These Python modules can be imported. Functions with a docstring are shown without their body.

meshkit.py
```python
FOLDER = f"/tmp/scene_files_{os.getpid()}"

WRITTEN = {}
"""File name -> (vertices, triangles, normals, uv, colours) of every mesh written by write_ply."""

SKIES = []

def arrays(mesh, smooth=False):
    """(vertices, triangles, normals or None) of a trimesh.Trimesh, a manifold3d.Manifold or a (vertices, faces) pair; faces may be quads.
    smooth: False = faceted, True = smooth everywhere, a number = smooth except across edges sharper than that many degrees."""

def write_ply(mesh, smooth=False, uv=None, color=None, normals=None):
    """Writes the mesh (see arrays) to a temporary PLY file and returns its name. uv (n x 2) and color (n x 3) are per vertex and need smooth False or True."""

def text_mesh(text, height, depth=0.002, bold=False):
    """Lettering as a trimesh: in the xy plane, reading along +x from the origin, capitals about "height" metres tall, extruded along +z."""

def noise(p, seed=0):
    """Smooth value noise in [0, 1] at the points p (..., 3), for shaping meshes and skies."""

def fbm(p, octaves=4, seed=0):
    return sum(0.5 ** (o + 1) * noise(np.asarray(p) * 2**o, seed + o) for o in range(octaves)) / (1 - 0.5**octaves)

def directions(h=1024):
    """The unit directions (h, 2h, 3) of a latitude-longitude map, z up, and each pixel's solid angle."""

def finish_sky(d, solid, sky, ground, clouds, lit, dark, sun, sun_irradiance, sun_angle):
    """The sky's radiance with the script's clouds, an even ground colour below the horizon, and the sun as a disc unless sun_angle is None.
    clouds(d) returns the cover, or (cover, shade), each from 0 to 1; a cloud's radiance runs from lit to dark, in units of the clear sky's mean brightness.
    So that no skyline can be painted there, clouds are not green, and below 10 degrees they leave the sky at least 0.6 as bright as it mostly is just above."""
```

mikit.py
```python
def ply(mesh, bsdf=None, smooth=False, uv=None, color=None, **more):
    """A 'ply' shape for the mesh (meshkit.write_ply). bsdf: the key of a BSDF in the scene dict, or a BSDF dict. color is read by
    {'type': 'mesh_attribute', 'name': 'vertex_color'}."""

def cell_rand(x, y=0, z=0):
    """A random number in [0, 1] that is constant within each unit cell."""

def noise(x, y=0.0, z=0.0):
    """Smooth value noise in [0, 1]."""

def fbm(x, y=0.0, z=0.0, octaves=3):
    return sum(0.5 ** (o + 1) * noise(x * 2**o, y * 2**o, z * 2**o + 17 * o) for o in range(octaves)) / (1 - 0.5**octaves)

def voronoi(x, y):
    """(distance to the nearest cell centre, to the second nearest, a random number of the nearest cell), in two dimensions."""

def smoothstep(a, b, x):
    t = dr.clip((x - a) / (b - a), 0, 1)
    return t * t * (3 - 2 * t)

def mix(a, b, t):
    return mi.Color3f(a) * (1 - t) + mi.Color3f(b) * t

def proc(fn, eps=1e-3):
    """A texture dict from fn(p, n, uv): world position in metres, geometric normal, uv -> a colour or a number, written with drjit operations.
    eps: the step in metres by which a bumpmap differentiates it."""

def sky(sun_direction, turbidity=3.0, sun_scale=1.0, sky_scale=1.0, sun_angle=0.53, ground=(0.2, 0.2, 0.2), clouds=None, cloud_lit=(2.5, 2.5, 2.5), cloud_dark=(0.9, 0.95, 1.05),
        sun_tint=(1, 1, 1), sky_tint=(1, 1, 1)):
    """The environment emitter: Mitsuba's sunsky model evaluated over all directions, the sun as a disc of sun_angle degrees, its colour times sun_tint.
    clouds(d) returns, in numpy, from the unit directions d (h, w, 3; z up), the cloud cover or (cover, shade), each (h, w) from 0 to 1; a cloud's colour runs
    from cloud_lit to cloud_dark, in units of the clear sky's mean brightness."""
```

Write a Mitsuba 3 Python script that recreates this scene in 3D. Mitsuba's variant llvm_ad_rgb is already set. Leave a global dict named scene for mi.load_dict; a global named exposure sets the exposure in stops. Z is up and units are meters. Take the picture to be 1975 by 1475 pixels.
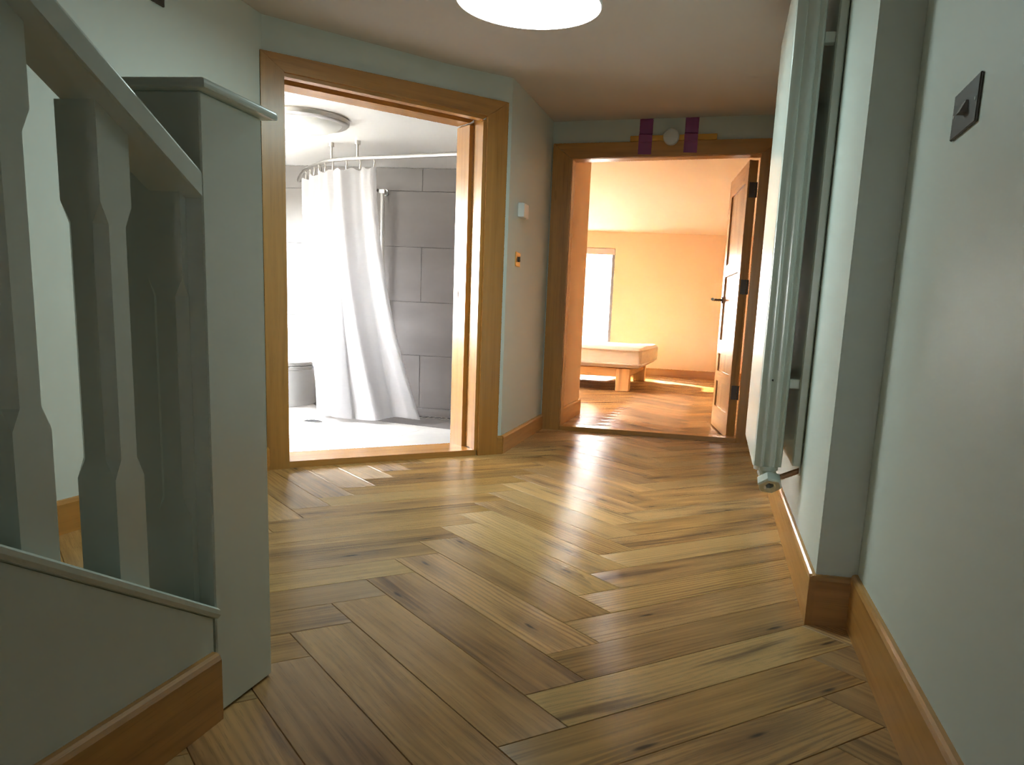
import math, numpy as np, trimesh, mitsuba as mi, drjit as dr, mikit
from shapely.geometry import Polygon, box as sbox
from shapely import affinity
from mikit import noise, fbm, voronoi, cell_rand, smoothstep, mix

rng = np.random.default_rng(7)
T = mi.ScalarTransform4f
scene, labels = {'type': 'scene'}, {}

# ------------------------------------------------------------------ camera, sky, exposure
FWD, UP = [-0.16504, 0.96726, -0.19279], [-0.08362, 0.18104, 0.97991]
scene['camera'] = {
    'type': 'perspective', 'fov': 63.279, 'fov_axis': 'x', 'near_clip': 0.05, 'far_clip': 200.0,
    'principal_point_offset_x': -0.05509, 'principal_point_offset_y': -0.13546,
    'to_world': T().look_at(origin=[0, 0, 0.86], target=[FWD[0], FWD[1], 0.86 + FWD[2]], up=UP)}
SUN = [-0.68 * math.cos(0.45), 0.73 * math.cos(0.45), math.sin(0.45)]
scene['sky'] = mikit.sky(SUN, turbidity=4.0, sun_scale=60.0, sky_scale=290.0, sun_angle=2.0, ground=(0.22, 0.22, 0.2),
                         clouds=lambda d: np.full(d.shape[:2], 0.75), cloud_lit=(2.2, 2.2, 2.2), cloud_dark=(1.2, 1.2, 1.2))
LAMP = [22.5, 29.0, 28.5]
exposure = 0.38

# ------------------------------------------------------------------ materials
def rgb(c): return {'type': 'rgb', 'value': list(c)}
def mat(key, color, rough=0.5, metallic=0.0, spec=0.5, bump=None, bump_scale=0.001, **kw):
    b = {'type': 'principled', 'base_color': color if isinstance(color, dict) else rgb(color), 'roughness': rough, 'metallic': metallic, **kw}
    if metallic == 0: b['specular'] = spec
    if bump is not None:
        b = {'type': 'bumpmap', 'arbitrary': bump, 'scale': bump_scale, 'bsdf': b}
    scene[key] = {'type': 'twosided', 'bsdf': b}

def paint(c, amt=0.03):
    return mikit.proc(lambda p, n, uv: mi.Color3f(c) * (1 - amt / 2 + amt * fbm(p.x * 3, p.y * 3, p.z * 3, 3)))

def plank_fn():
    L1, L2, M1, M2, DK = (0.425, 0.245, 0.086), (0.395, 0.212, 0.078), (0.225, 0.116, 0.038), (0.165, 0.081, 0.028), (0.045, 0.021, 0.010)
    def fn(p, n, uv):
        a, c = uv.y, uv.x
        k = dr.floor(a / 40.0); kz = k * 3.7
        r1, r2, r3, r4 = cell_rand(k, 3), cell_rand(k, 9), cell_rand(k, 5), cell_rand(k, 14)
        wv = noise(a * 1.3, c * 4, kz) - 0.5
        w = c + 0.030 * wv + 0.006 * (noise(a * 5, c * 22, kz) - 0.5)
        broad = fbm(a * 2.1, w * 13, kz, 3)
        streak = fbm(a * 3.0, w * 85, kz + 5, 3)
        d = 0.008 + 0.16 * noise(a * 1.6, 0.5, kz + 2) + 0.014 * noise(a * 7, c * 11, kz + 3)
        rr = dr.sqrt(dr.square(w - 0.06 * (r4 - 0.5)) + d * d)
        ring = 0.5 + 0.5 * dr.sin(rr * 330 + 11 * fbm(a * 2.6, c * 15, kz + 11, 2) + 5 * noise(a * 0.8, 0.2, kz + 17))
        ring = ring * ring
        ringw = 0.10 + 0.50 * smoothstep(0.2, 0.6, r3) * smoothstep(0.3, 0.6, noise(a * 1.3, c * 3, kz + 30))
        g = dr.clip(0.46 + 1.45 * (broad - 0.5) + 0.95 * (streak - 0.5) + ringw * (ring - 0.42), 0, 1)
        light = mix(L1, L2, r2)
        col = mix(light, mix(M1, M2, r1), g)
        sap = smoothstep(0.035, 0.085, dr.abs(c) + 0.03 * (broad - 0.5)) * smoothstep(0.45, 0.6, cell_rand(k, 31)) * dr.select(c * (r3 - 0.5) > 0, 1.0, 0.0)
        col = mix(col, mi.Color3f(0.46, 0.29, 0.115), 0.45 * sap)
        dk = smoothstep(0.60, 0.80, 0.70 * broad + 0.36 * streak) * (0.35 + 0.65 * r4)
        col = mix(col, DK, 0.78 * dk)
        d1, d2, cr = voronoi(a * 1.6 + r1 * 7, w * 7.5 + r2 * 9)
        on = dr.select(cr > 0.66, 1.0, 0.0)
        col = mix(col, DK, 0.50 * (1 - smoothstep(0.05, 0.34, d1 + 0.25 * (ring - 0.5))) * on)
        col = mix(col, mi.Color3f(0.018, 0.010, 0.007), 0.92 * (1 - smoothstep(0.015, 0.070, d1 + 0.03 * (noise(a * 30, c * 60) - 0.5))) * on)
        crack = (1 - smoothstep(0.0006, 0.0022, dr.abs(w - 0.09 * (r2 - 0.5) - 0.012 * (noise(a * 3, 0, kz) - 0.5)))) * smoothstep(0.66, 0.74, noise(a * 1.6, 3.3, kz + 50))
        col = mix(col, DK, 0.8 * crack)
        pore = smoothstep(0.66, 0.86, noise(a * 22, c * 640, kz))
        col = col * (1 - 0.20 * pore)
        return col * (0.84 + 0.40 * r4) * mi.Color3f(1.0, 0.97 + 0.06 * r2, 0.90 + 0.2 * r2)
    return mikit.proc(fn)

def wood_fn(light, mid, dark, knots=1.0, var=0.35):
    def fn(p, n, uv):
        a, c = uv.x, uv.y
        k = dr.floor(a / 40.0)
        t1, t2 = cell_rand(k, 3), cell_rand(k, 9)
        kz = k * 3.7
        w = c + 0.022 * (noise(a * 1.7, c * 5, kz) - 0.5)
        broad = fbm(a * 1.3, w * 14, kz, 3)
        streak = fbm(a * 2.4, w * 62, kz + 5, 3)
        ring = 0.5 + 0.5 * dr.sin(w * 150 + 26 * noise(a * 1.1, c * 7, kz + 9))
        fine = noise(a * 16, c * 520, kz)
        g = dr.clip(0.55 * (broad - 0.5) * 2.2 + 0.40 * (streak - 0.5) * 2 + 0.10 * (ring - 0.5) + 0.5, 0, 1)
        col = mix(light, mid, g)
        dk = smoothstep(0.60, 0.82, 0.62 * broad + 0.42 * streak)
        col = mix(col, dark, 0.75 * dk)
        d1, d2, cr = voronoi(a * 1.5 + cell_rand(k, 21) * 7, c * 7.0 + cell_rand(k, 22) * 9)
        kn = (1 - smoothstep(0.02, 0.085, d1 + 0.05 * (noise(a * 30, c * 60) - 0.5))) * dr.select(cr > 0.72, 1.0, 0.0) * knots
        halo = (1 - smoothstep(0.10, 0.42, d1)) * dr.select(cr > 0.72, 1.0, 0.0) * knots
        col = mix(col, dark, 0.35 * halo)
        col = mix(col, mi.Color3f(dark) * 0.35, 0.85 * kn)
        col = col * (1 - 0.10 * smoothstep(0.62, 0.9, fine))
        return col * (1 - var / 2 + var * t1) * mi.Color3f(1.0, 0.97 + 0.05 * t2, 0.92 + 0.16 * t2)
    return mikit.proc(fn)

mat('mat_plank', plank_fn(), 0.36, spec=0.28, anisotropic=0.85)
mat('mat_oak', wood_fn((0.43, 0.212, 0.050), (0.32, 0.142, 0.031), (0.18, 0.074, 0.018), 0.25, 0.14), 0.30, spec=0.5)
mat('mat_bed_wood', wood_fn((0.62, 0.38, 0.17), (0.50, 0.28, 0.11), (0.3, 0.15, 0.05), 0.3, 0.1), 0.45)
mat('mat_wall', paint((0.55, 0.605, 0.57)), 0.52, spec=0.32)
mat('mat_ceiling', paint((0.49, 0.465, 0.435)), 0.7, spec=0.2)
mat('mat_joinery', paint((0.61, 0.67, 0.635), 0.02), 0.26, spec=0.5)
mat('mat_radiator', (0.60, 0.64, 0.60), 0.22, spec=0.6)
mat('mat_white', (0.70, 0.70, 0.69), 0.3)
mat('mat_ceramic', (0.86, 0.87, 0.88), 0.12, spec=0.6)
mat('mat_peach', paint((0.74, 0.525, 0.325)), 0.6, spec=0.25)
mat('mat_bed_ceiling', paint((0.68, 0.58, 0.46)), 0.7, spec=0.2)
mat('mat_subfloor', (0.035, 0.025, 0.018), 0.8)
mat('mat_concrete', (0.3, 0.3, 0.3), 0.9)
mat('mat_tile', mikit.proc(lambda p, n, uv: mix((0.150, 0.136, 0.128), (0.225, 0.207, 0.196), fbm(p.x * 1.6 + 9, p.z * 4, p.y * 2, 4))), 0.35)
mat('mat_grout', (0.13, 0.12, 0.11), 0.8)
mat('mat_floor_tile', mikit.proc(lambda p, n, uv: mix((0.50, 0.48, 0.46), (0.62, 0.60, 0.585), fbm(p.x * 3, p.y * 3, 0, 4))), 0.3)
mat('mat_shower_tile', mikit.proc(lambda p, n, uv: mix((0.17, 0.16, 0.158), (0.24, 0.23, 0.228), fbm(p.x * 3, p.y * 3, 0, 4))), 0.4)
mat('mat_chrome', (0.78, 0.80, 0.80), 0.12, metallic=1.0)
mat('mat_rocker', (0.12, 0.11, 0.10), 0.45, metallic=0.6)
mat('mat_brushed', (0.55, 0.53, 0.50), 0.3, metallic=1.0)
mat('mat_valve', (0.55, 0.60, 0.58), 0.22, metallic=0.55)
mat('mat_bronze', (0.033, 0.030, 0.024), 0.5, spec=0.2)
mat('mat_black', (0.03, 0.03, 0.032), 0.45)
mat('mat_hinge', (0.05, 0.04, 0.035), 0.4, metallic=0.5)
mat('mat_brass', (0.62, 0.38, 0.12), 0.35, metallic=0.9)
mat('mat_copper', (0.30, 0.16, 0.09), 0.4, metallic=0.7)
mat('mat_purple', (0.16, 0.030, 0.105), 0.5)
mat('mat_yellow', (0.55, 0.28, 0.035), 0.5)
mat('mat_mattress', mikit.proc(lambda p, n, uv: mix((0.56, 0.48, 0.40), (0.66, 0.58, 0.50), fbm(p.x * 9, p.y * 9, p.z * 40, 3))), 0.85, spec=0.1)
mat('mat_blind', (0.55, 0.45, 0.40), 0.7)
mat('mat_window_frame', (0.10, 0.10, 0.105), 0.4)
scene['mat_curtain'] = {'type': 'principledthin', 'base_color': rgb((0.50, 0.49, 0.50)), 'roughness': 0.75, 'diff_trans': 0.8, 'spec_trans': 0.0}
scene['mat_glass'] = {'type': 'thindielectric'}
scene['mat_opal'] = {'type': 'twosided', 'bsdf': {'type': 'principled', 'base_color': rgb((0.75, 0.78, 0.75)), 'roughness': 0.25}}

# ------------------------------------------------------------------ helpers
def key_for(name):
    if name not in scene: return name
    i = 1
    while f'{name}_{i:03d}' in scene: i += 1
    return f'{name}_{i:03d}'
def add(name, mesh, m, smooth=False, uv=None, **kw):
    k = key_for(name)
    scene[k] = mikit.ply(mesh, m, smooth, uv=uv, **kw)
    return k
def struct(name, text=None):
    labels[name] = {'kind': 'structure'}
    if text: labels[name]['label'] = text
def thing(name, label, cat, group=None):
    labels[name] = {'label': label, 'category': cat}
    if group: labels[name]['group'] = group
def part(name, label): labels[name] = {'label': label}

def join(*ms): return trimesh.util.concatenate(list(ms))
def hull(pts): return trimesh.convex.convex_hull(np.asarray(pts, float))
def rbox(x0, x1, y0, y1, z0, z1, b=0.0):
    """Box with chamfered edges."""
    if b <= 0:
        m = trimesh.creation.box(extents=(x1 - x0, y1 - y0, z1 - z0)); m.apply_translation(((x0 + x1) / 2, (y0 + y1) / 2, (z0 + z1) / 2)); return m
    P = []
    for sx, X in ((1, x0), (-1, x1)):
        for sy, Y in ((1, y0), (-1, y1)):
            for sz, Z in ((1, z0), (-1, z1)):
                P += [(X + sx * b, Y + sy * b, Z), (X + sx * b, Y, Z + sz * b), (X, Y + sy * b, Z + sz * b)]
    return hull(P)
def frame(m, o, U, V, W):
    M = np.eye(4); M[:3, 0], M[:3, 1], M[:3, 2], M[:3, 3] = U, V, W, o
    m = m.copy(); m.apply_transform(M)
    return m
def ext(poly, h, o=(0, 0, 0), U=(1, 0, 0), V=(0, 1, 0), W=(0, 0, 1)):
    """Polygon in the (U, V) plane extruded h along W."""
    poly = poly if isinstance(poly, Polygon) else Polygon(poly)
    m = trimesh.creation.extrude_polygon(poly, h)
    m = frame(m, o, U, V, W)
    if np.dot(np.cross(U, V), W) < 0 and m.volume < 0: m.invert()
    return m
def cyl(p0, p1, r, n=24, r1=None):
    p0, p1 = np.array(p0, float), np.array(p1, float)
    L = np.linalg.norm(p1 - p0)
    m = trimesh.creation.revolve([(0, 0), (r, 0), (r if r1 is None else r1, L), (0, L)], sections=n)
    m.apply_transform(trimesh.geometry.align_vectors([0, 0, 1], (p1 - p0) / L)); m.apply_translation(p0)
    return m
def lathe(prof, o, axis=(0, 0, 1), n=48):
    m = trimesh.creation.revolve(prof, sections=n)
    m.apply_transform(trimesh.geometry.align_vectors([0, 0, 1], axis)); m.apply_translation(o)
    return m
def tube(pts, r, n=12):
    pts = np.asarray(pts, float); V, F = [], []
    for i, p in enumerate(pts):
        t = pts[min(i + 1, len(pts) - 1)] - pts[max(i - 1, 0)]; t /= np.linalg.norm(t)
        a = np.cross(t, [0, 0, 1]) if abs(t[2]) < 0.9 else np.cross(t, [1, 0, 0]); a /= np.linalg.norm(a); b = np.cross(t, a)
        for j in range(n):
            th = 2 * math.pi * j / n; V.append(p + r * (math.cos(th) * a + math.sin(th) * b))
    for i in range(len(pts) - 1):
        for j in range(n):
            q = (j + 1) % n
            F += [(i * n + j, i * n + q, (i + 1) * n + q), (i * n + j, (i + 1) * n + q, (i + 1) * n + j)]
    for base, s in ((0, 1), ((len(pts) - 1) * n, -1)):
        for j in range(1, n - 1): F.append((base, base + j + 1, base + j) if s > 0 else (base, base + j, base + j + 1))
    m = trimesh.Trimesh(V, F, process=False); m.fix_normals(); return m
WOOD = [0]
def wood(name, mesh, axis, m='mat_oak'):
    """Adds a wooden piece whose grain runs along axis."""
    ax = np.asarray(axis, float); ax /= np.linalg.norm(ax)
    v = mesh.vertices[mesh.faces].reshape(-1, 3); fn = np.repeat(mesh.face_normals, 3, 0)
    c = np.cross(fn, ax); ln = np.linalg.norm(c, axis=1, keepdims=True)
    alt = np.cross(ax, [0.3, 0.5, 0.8]); c = np.where(ln > 0.3, c / np.maximum(ln, 1e-9), alt / np.linalg.norm(alt))
    WOOD[0] += 1
    a = v @ ax; a = a - a.min() + rng.uniform(0.5, 20)
    b = (v * c).sum(1); b = b - (b.max() + b.min()) / 2 if m == 'mat_plank' else b + rng.uniform(2, 12)
    uv = np.stack([a + 40.0 * WOOD[0], b], 1) if m != 'mat_plank' else np.stack([b, a + 40.0 * WOOD[0]], 1)
    return add(name, (v, np.arange(len(v)).reshape(-1, 3)), m, False, uv=uv)
def wall(o, az, poly, thick):
    """Vertical wall: polygon in (distance along az, height), thickness to the left of az."""
    d = np.array([math.sin(az), math.cos(az), 0]); w = np.array([-math.cos(az), math.sin(az), 0])
    return ext(poly, thick, o, d, (0, 0, 1), w)

# ------------------------------------------------------------------ key dimensions (metres)
XL, XR, XP = -2.34, 0.463, 0.342          # stair wall, right wall, radiator pier
YP, YB, BT = 2.51, 6.637, 0.12            # pier end, bedroom wall, its thickness
P0, AZ = np.array([-2.351, 4.068]), 0.72  # bathroom wall: left end, direction
D = np.array([math.sin(AZ), math.cos(AZ), 0]); N = np.array([math.cos(AZ), -math.sin(AZ), 0])
def B(s, dep, z): return np.array([P0[0], P0[1], 0]) + D * s - N * dep + np.array([0, 0, z])
ZC = 2.262
C1, C2 = (-1.352, 5.207), (-1.392, YB)    # bathroom wall corner, corridor corner

# ------------------------------------------------------------------ floors
def herringbone(name, region, uo, w=0.1773, ratio=5.555, ang=-0.7813, m='mat_plank'):
    L = ratio * w; ca, sa = math.cos(ang), math.sin(ang)
    U, V = np.array([ca, sa]), np.array([-sa, ca]); g = 0.0007; count = 0
    x0, y0, x1, y1 = region.bounds
    for i in range(-60, 61):
        for j in range(-14, 15):
            for kind in (0, 1):
                bu, bv = i * w + j * L, -i * w + j * L
                q = (bu + w - L, bv - 2 * w, bu + w, bv - w) if kind == 0 else (bu, bv - w, bu + w, bv - w + L)
                c = np.array(uo) + U * (q[0] + q[2]) / 2 + V * (q[1] + q[3]) / 2
                if not (x0 - 1 < c[0] < x1 + 1 and y0 - 1 < c[1] < y1 + 1): continue
                pts = [np.array(uo) + U * a + V * b for a, b in ((q[0] + g, q[1] + g), (q[2] - g, q[1] + g), (q[2] - g, q[3] - g), (q[0] + g, q[3] - g))]
                piece = Polygon(pts).intersection(region)
                for pc in (piece.geoms if hasattr(piece, 'geoms') else [piece]):
                    if pc.area < 0.0008 or pc.geom_type != 'Polygon': continue
                    ax = U if kind == 0 else V
                    inner = pc.buffer(-0.0013, join_style=2)
                    ro, ri = np.array(pc.exterior.coords)[:-1], np.array(inner.exterior.coords)[:-1] if inner.geom_type == 'Polygon' else []
                    dz = 0.0004 * rng.uniform(-1, 0)
                    if len(ro) == len(ri) and pc.convex_hull.area < pc.area * 1.0001:
                        mesh = hull(np.vstack([np.c_[ri, np.full(len(ri), dz)], np.c_[ro, np.full(len(ro), dz - 0.0013)], np.c_[ro, np.full(len(ro), -0.012)]]))
                    else:
                        mesh = ext(pc, 0.012 + dz, (0, 0, -0.012))
                    wood(name, mesh, (ax[0], ax[1], 0), m); count += 1
    return count
UO = (-0.2576, 2.1515)
UO = (0.1262 * 0.86 * math.cos(0.169) - 2.517 * 0.86 * math.sin(0.169), 0.1262 * 0.86 * math.sin(0.169) + 2.517 * 0.86 * math.cos(0.169))
struct('floor', 'oak herringbone plank floor of the hall')
add('floor', rbox(-2.5, 0.6, -6.1, 6.757, -0.06, -0.0125), 'mat_subfloor')
hall = Polygon([(XL, -1.2), (XR, -1.2), (XR, YP), (XP, YP), (XP, YB), C2, C1, (B(0, 0, 0)[0] + 0.0, B(0, 0, 0)[1]), (XL, 4.055)])
herringbone('floor__plank', hall, UO)
struct('floor_bedroom', 'herringbone plank floor of the bedroom')
add('floor_bedroom', rbox(-4.6, 1.1, 6.757, 15.05, -0.06, -0.0125), 'mat_subfloor')
herringbone('floor_bedroom__plank', Polygon([(-1.3, YB), (1.0, YB), (1.0, 14.94), (-3.4, 14.94), (-3.4, 7.96), (-1.3, 7.96)]), (UO[0] + 0.07, UO[1] + 0.05))
add('floor_bedroom__board', ext(Polygon([(-4.5, 7.96), (-3.401, 7.96), (-3.401, 14.94), (-4.5, 14.94)]), 0.012, (0, 0, -0.012)), 'mat_bed_wood')

bath = Polygon([(-1.55, 5.45), (-1.55, 7.49), (-4.7, 7.49), (-4.7, 4.0), (-2.63, 4.15)])
bath_all = Polygon([tuple(B(-0.1, 0.02, 0)[:2]), tuple(B(1.46, 0.02, 0)[:2]), (-1.5, 7.49), (-4.7, 7.49), (-4.7, 4.0)])
struct('floor_bathroom', 'pale tiled floor of the bathroom')
add('floor_bathroom', ext(bath_all, 0.045, (0, 0, -0.058)), 'mat_grout')
shower = Polygon([(-1.5, 6.02), (-3.12, 6.46), (-3.9, 7.49), (-1.5, 7.49)])
for i in range(7):
    for j in range(8):
        c = sbox(-4.7 + 0.5 * i + 0.0015, 3.9 + 0.5 * j + 0.0015, -4.7 + 0.5 * (i + 1) - 0.0015, 3.9 + 0.5 * (j + 1) - 0.0015).intersection(bath_all)
        for zone, m in ((c.difference(shower), 'mat_floor_tile'), (c.intersection(shower.buffer(-0.004)), 'mat_shower_tile')):
            for pc in (zone.geoms if hasattr(zone, 'geoms') else [zone]):
                if pc.geom_type == 'Polygon' and pc.area > 0.002: add('floor_bathroom__tile', ext(pc, 0.013, (0, 0, -0.013)), m)

# ------------------------------------------------------------------ hall ceiling and walls
def zc(x, y):
    t = np.clip((y - 4.9) / (YB - 4.9), 0, 1)
    return ZC + t * (0.10 + 0.042 * (x + 1.39))
gx, gy = np.linspace(-2.5, 0.62, 9), np.concatenate([[-6.1, -1.3, 1, 3, 4.4], np.linspace(4.9, YB + 0.06, 6)])
V_, F_ = [], []
for y in gy:
    for x in gx: V_.append((x, y, zc(x, y)))
n_ = len(gx)
for j in range(len(gy) - 1):
    for i in range(n_ - 1):
        a = j * n_ + i; F_ += [(a, a + n_ + 1, a + 1), (a, a + n_, a + n_ + 1)]
top = trimesh.Trimesh(V_, F_, process=False)
cap = top.copy(); cap.vertices[:, 2] += 0.08; cap.invert()
struct('ceiling', 'plain painted hall ceiling')
add('ceiling', join(top, cap), 'mat_ceiling')

struct('wall_bathroom', 'grey green hall wall around the bathroom doorway')
hole = Polygon([(-0.1, -0.06), (1.515, -0.06), (1.515, 2.34), (-0.1, 2.34)], [[(0.105, -0.02), (0.105, 2.035), (1.345, 2.04), (1.345, -0.02)]])
add('wall_bathroom', wall(np.array([P0[0], P0[1], 0]), AZ, hole, 0.145), 'mat_wall')
struct('wall_corridor', 'short hall wall between the two doorways')
a_ = math.atan2(C2[0] - C1[0], C2[1] - C1[1]); l_ = math.hypot(C2[0] - C1[0], C2[1] - C1[1])
add('wall_corridor', wall((C1[0], C1[1], 0), a_, Polygon([(-0.0, -0.06), (l_ + 0.12, -0.06), (l_ + 0.12, 2.55), (0, 2.55)]), 0.10), 'mat_wall')
struct('wall_bedroom', 'hall wall around the bedroom doorway')
pol = Polygon([(-1.6, -0.06), (0.62, -0.06), (0.62, 2.6), (-1.6, 2.6)], [[(-1.25, -0.02), (-1.25, 2.11), (0.205, 2.175), (0.205, -0.02)]])
add('wall_bedroom', ext(pol, BT * 0.5, (0, YB, 0), (1, 0, 0), (0, 0, 1), (0, 1, 0)), 'mat_wall')
struct('wall_left', 'pale wall beside the stairs')
add('wall_left', rbox(XL - 0.1, XL, -1.35, 4.09, -0.06, 2.5), 'mat_wall')
struct('wall_right', 'pale grey green wall on the right')
add('wall_right', rbox(XR, XR + 0.1, -6.1, 6.8, -0.06, 2.6), 'mat_wall')
struct('wall_pier', 'projecting wall pier behind the radiator')
add('wall_pier', rbox(XP, XR - 0.0005, YP, YB, -0.06, 2.45), 'mat_wall')
struct('wall_back', 'wall behind the camera')
add('wall_back', ext(sbox(-1.2, -0.06, 0.6, 2.5).difference(sbox(-0.65, 1.0, 0.15, 2.0)), 0.1, (0, -6.1, 0), (1, 0, 0), (0, 0, 1), (0, 1, 0)), 'mat_wall')
struct('wall_behind_stairs', 'wall closing the stair end')
add('wall_behind_stairs', join(rbox(-2.5, -1.04, -1.3, -1.2, -0.06, 2.5), rbox(-1.14, -1.04, -6.1, -1.3005, -0.06, 2.5)), 'mat_wall')
wood('floor__board', rbox(-1.04, XR, -6.0, -1.201, -0.012, 0.0), (0, 1, 0))
struct('window_6', 'window at the far end of the hall behind the camera')
for x0, x1, z0, z1 in ((-0.65, -0.59, 1.0, 2.0), (0.09, 0.15, 1.0, 2.0), (-0.5895, 0.0895, 1.0, 1.06), (-0.5895, 0.0895, 1.94, 2.0)): add('window_6__frame', rbox(x0, x1, -6.08, -6.02, z0, z1), 'mat_white')
add('window_6__pane', trimesh.Trimesh([(-0.59, -6.05, 1.06), (0.09, -6.05, 1.06), (0.09, -6.05, 1.94), (-0.59, -6.05, 1.94)], [(0, 1, 2), (0, 2, 3)]), 'mat_glass')

# baseboards: rounded top
def base_prof(h, t=0.02): return [(0, 0), (t, 0), (t, h - 0.014), (t - 0.004, h - 0.005), (t - 0.010, h), (0, h)]
def baseboard(name, p, q, side, h=0.15, t=0.02):
    """From p to q on the floor; side: unit normal towards the room."""
    p, q = np.array([*p, 0.0]), np.array([*q, 0.0]); L = np.linalg.norm(q - p)
    d = (q - p) / L
    k = wood(name, ext(base_prof(h, t), L, p, np.array([*side, 0.0]), (0, 0, 1), d), d)
    struct(name, None) if name not in labels else None
    return k
baseboard('baseboard_right', (XR, -6.0), (XR, YP), (-1, 0), 0.165)
baseboard('baseboard_pier', (XP, YP - 0.02), (XP, YB - 0.02), (-1, 0), 0.155)
k = wood('baseboard_pier__end', ext(base_prof(0.155), XR - 0.02 - (XP - 0.02), (XP - 0.02, YP, 0), (0, -1, 0), (0, 0, 1), (1, 0, 0)), (1, 0, 0))
baseboard('baseboard_left', (XL, 1.62), (XL, 4.05), (1, 0), 0.125)
baseboard('baseboard_corridor', C1, (C2[0] + 0.002, C2[1] - 0.02), (math.cos(a_), -math.sin(a_)), 0.118)
baseboard('baseboard_bathroom_wall', B(1.478, 0, 0)[:2], B(1.515, 0, 0)[:2], N[:2], 0.118)
for k_, t_ in (('baseboard_right', 'oak baseboard along the right wall'), ('baseboard_pier', 'oak baseboard along the radiator pier'), ('baseboard_left', 'oak baseboard of the wall beside the stairs'),
               ('baseboard_corridor', 'oak baseboard between the two doorways'), ('baseboard_bathroom_wall', 'short oak baseboard beside the bathroom doorway')):
    labels[k_]['label'] = t_

# ------------------------------------------------------------------ bathroom door frame
struct('trim_1', 'honey oak frame of the bathroom doorway')
def bpiece(name, s0, s1, z0, z1, d0, d1, axis, quad=None):
    """Board of the bathroom door frame; d0 < d1 depth behind the wall face."""
    poly = Polygon(quad) if quad else sbox(s0, z0, s1, z1)
    return wood(name, ext(poly, d1 - d0, B(0, d0, 0), D, (0, 0, 1), -N), axis)
Z3 = (0, 0, 1)
bpiece('trim_1__casing', 0, 0, 0, 0, -0.022, 0, Z3, [(0, 0), (0.118, 0), (0.118, 2.017), (0, 2.094)])
bpiece('trim_1__casing', 0, 0, 0, 0, -0.022, 0, Z3, [(1.332, 0), (1.476, 0), (1.476, 2.132), (1.332, 2.030)])
bpiece('trim_1__casing', 0, 0, 0, 0, -0.022, 0, D, [(0.119, 2.0175), (1.331, 2.0305), (1.475, 2.132), (0.001, 2.095)])
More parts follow.
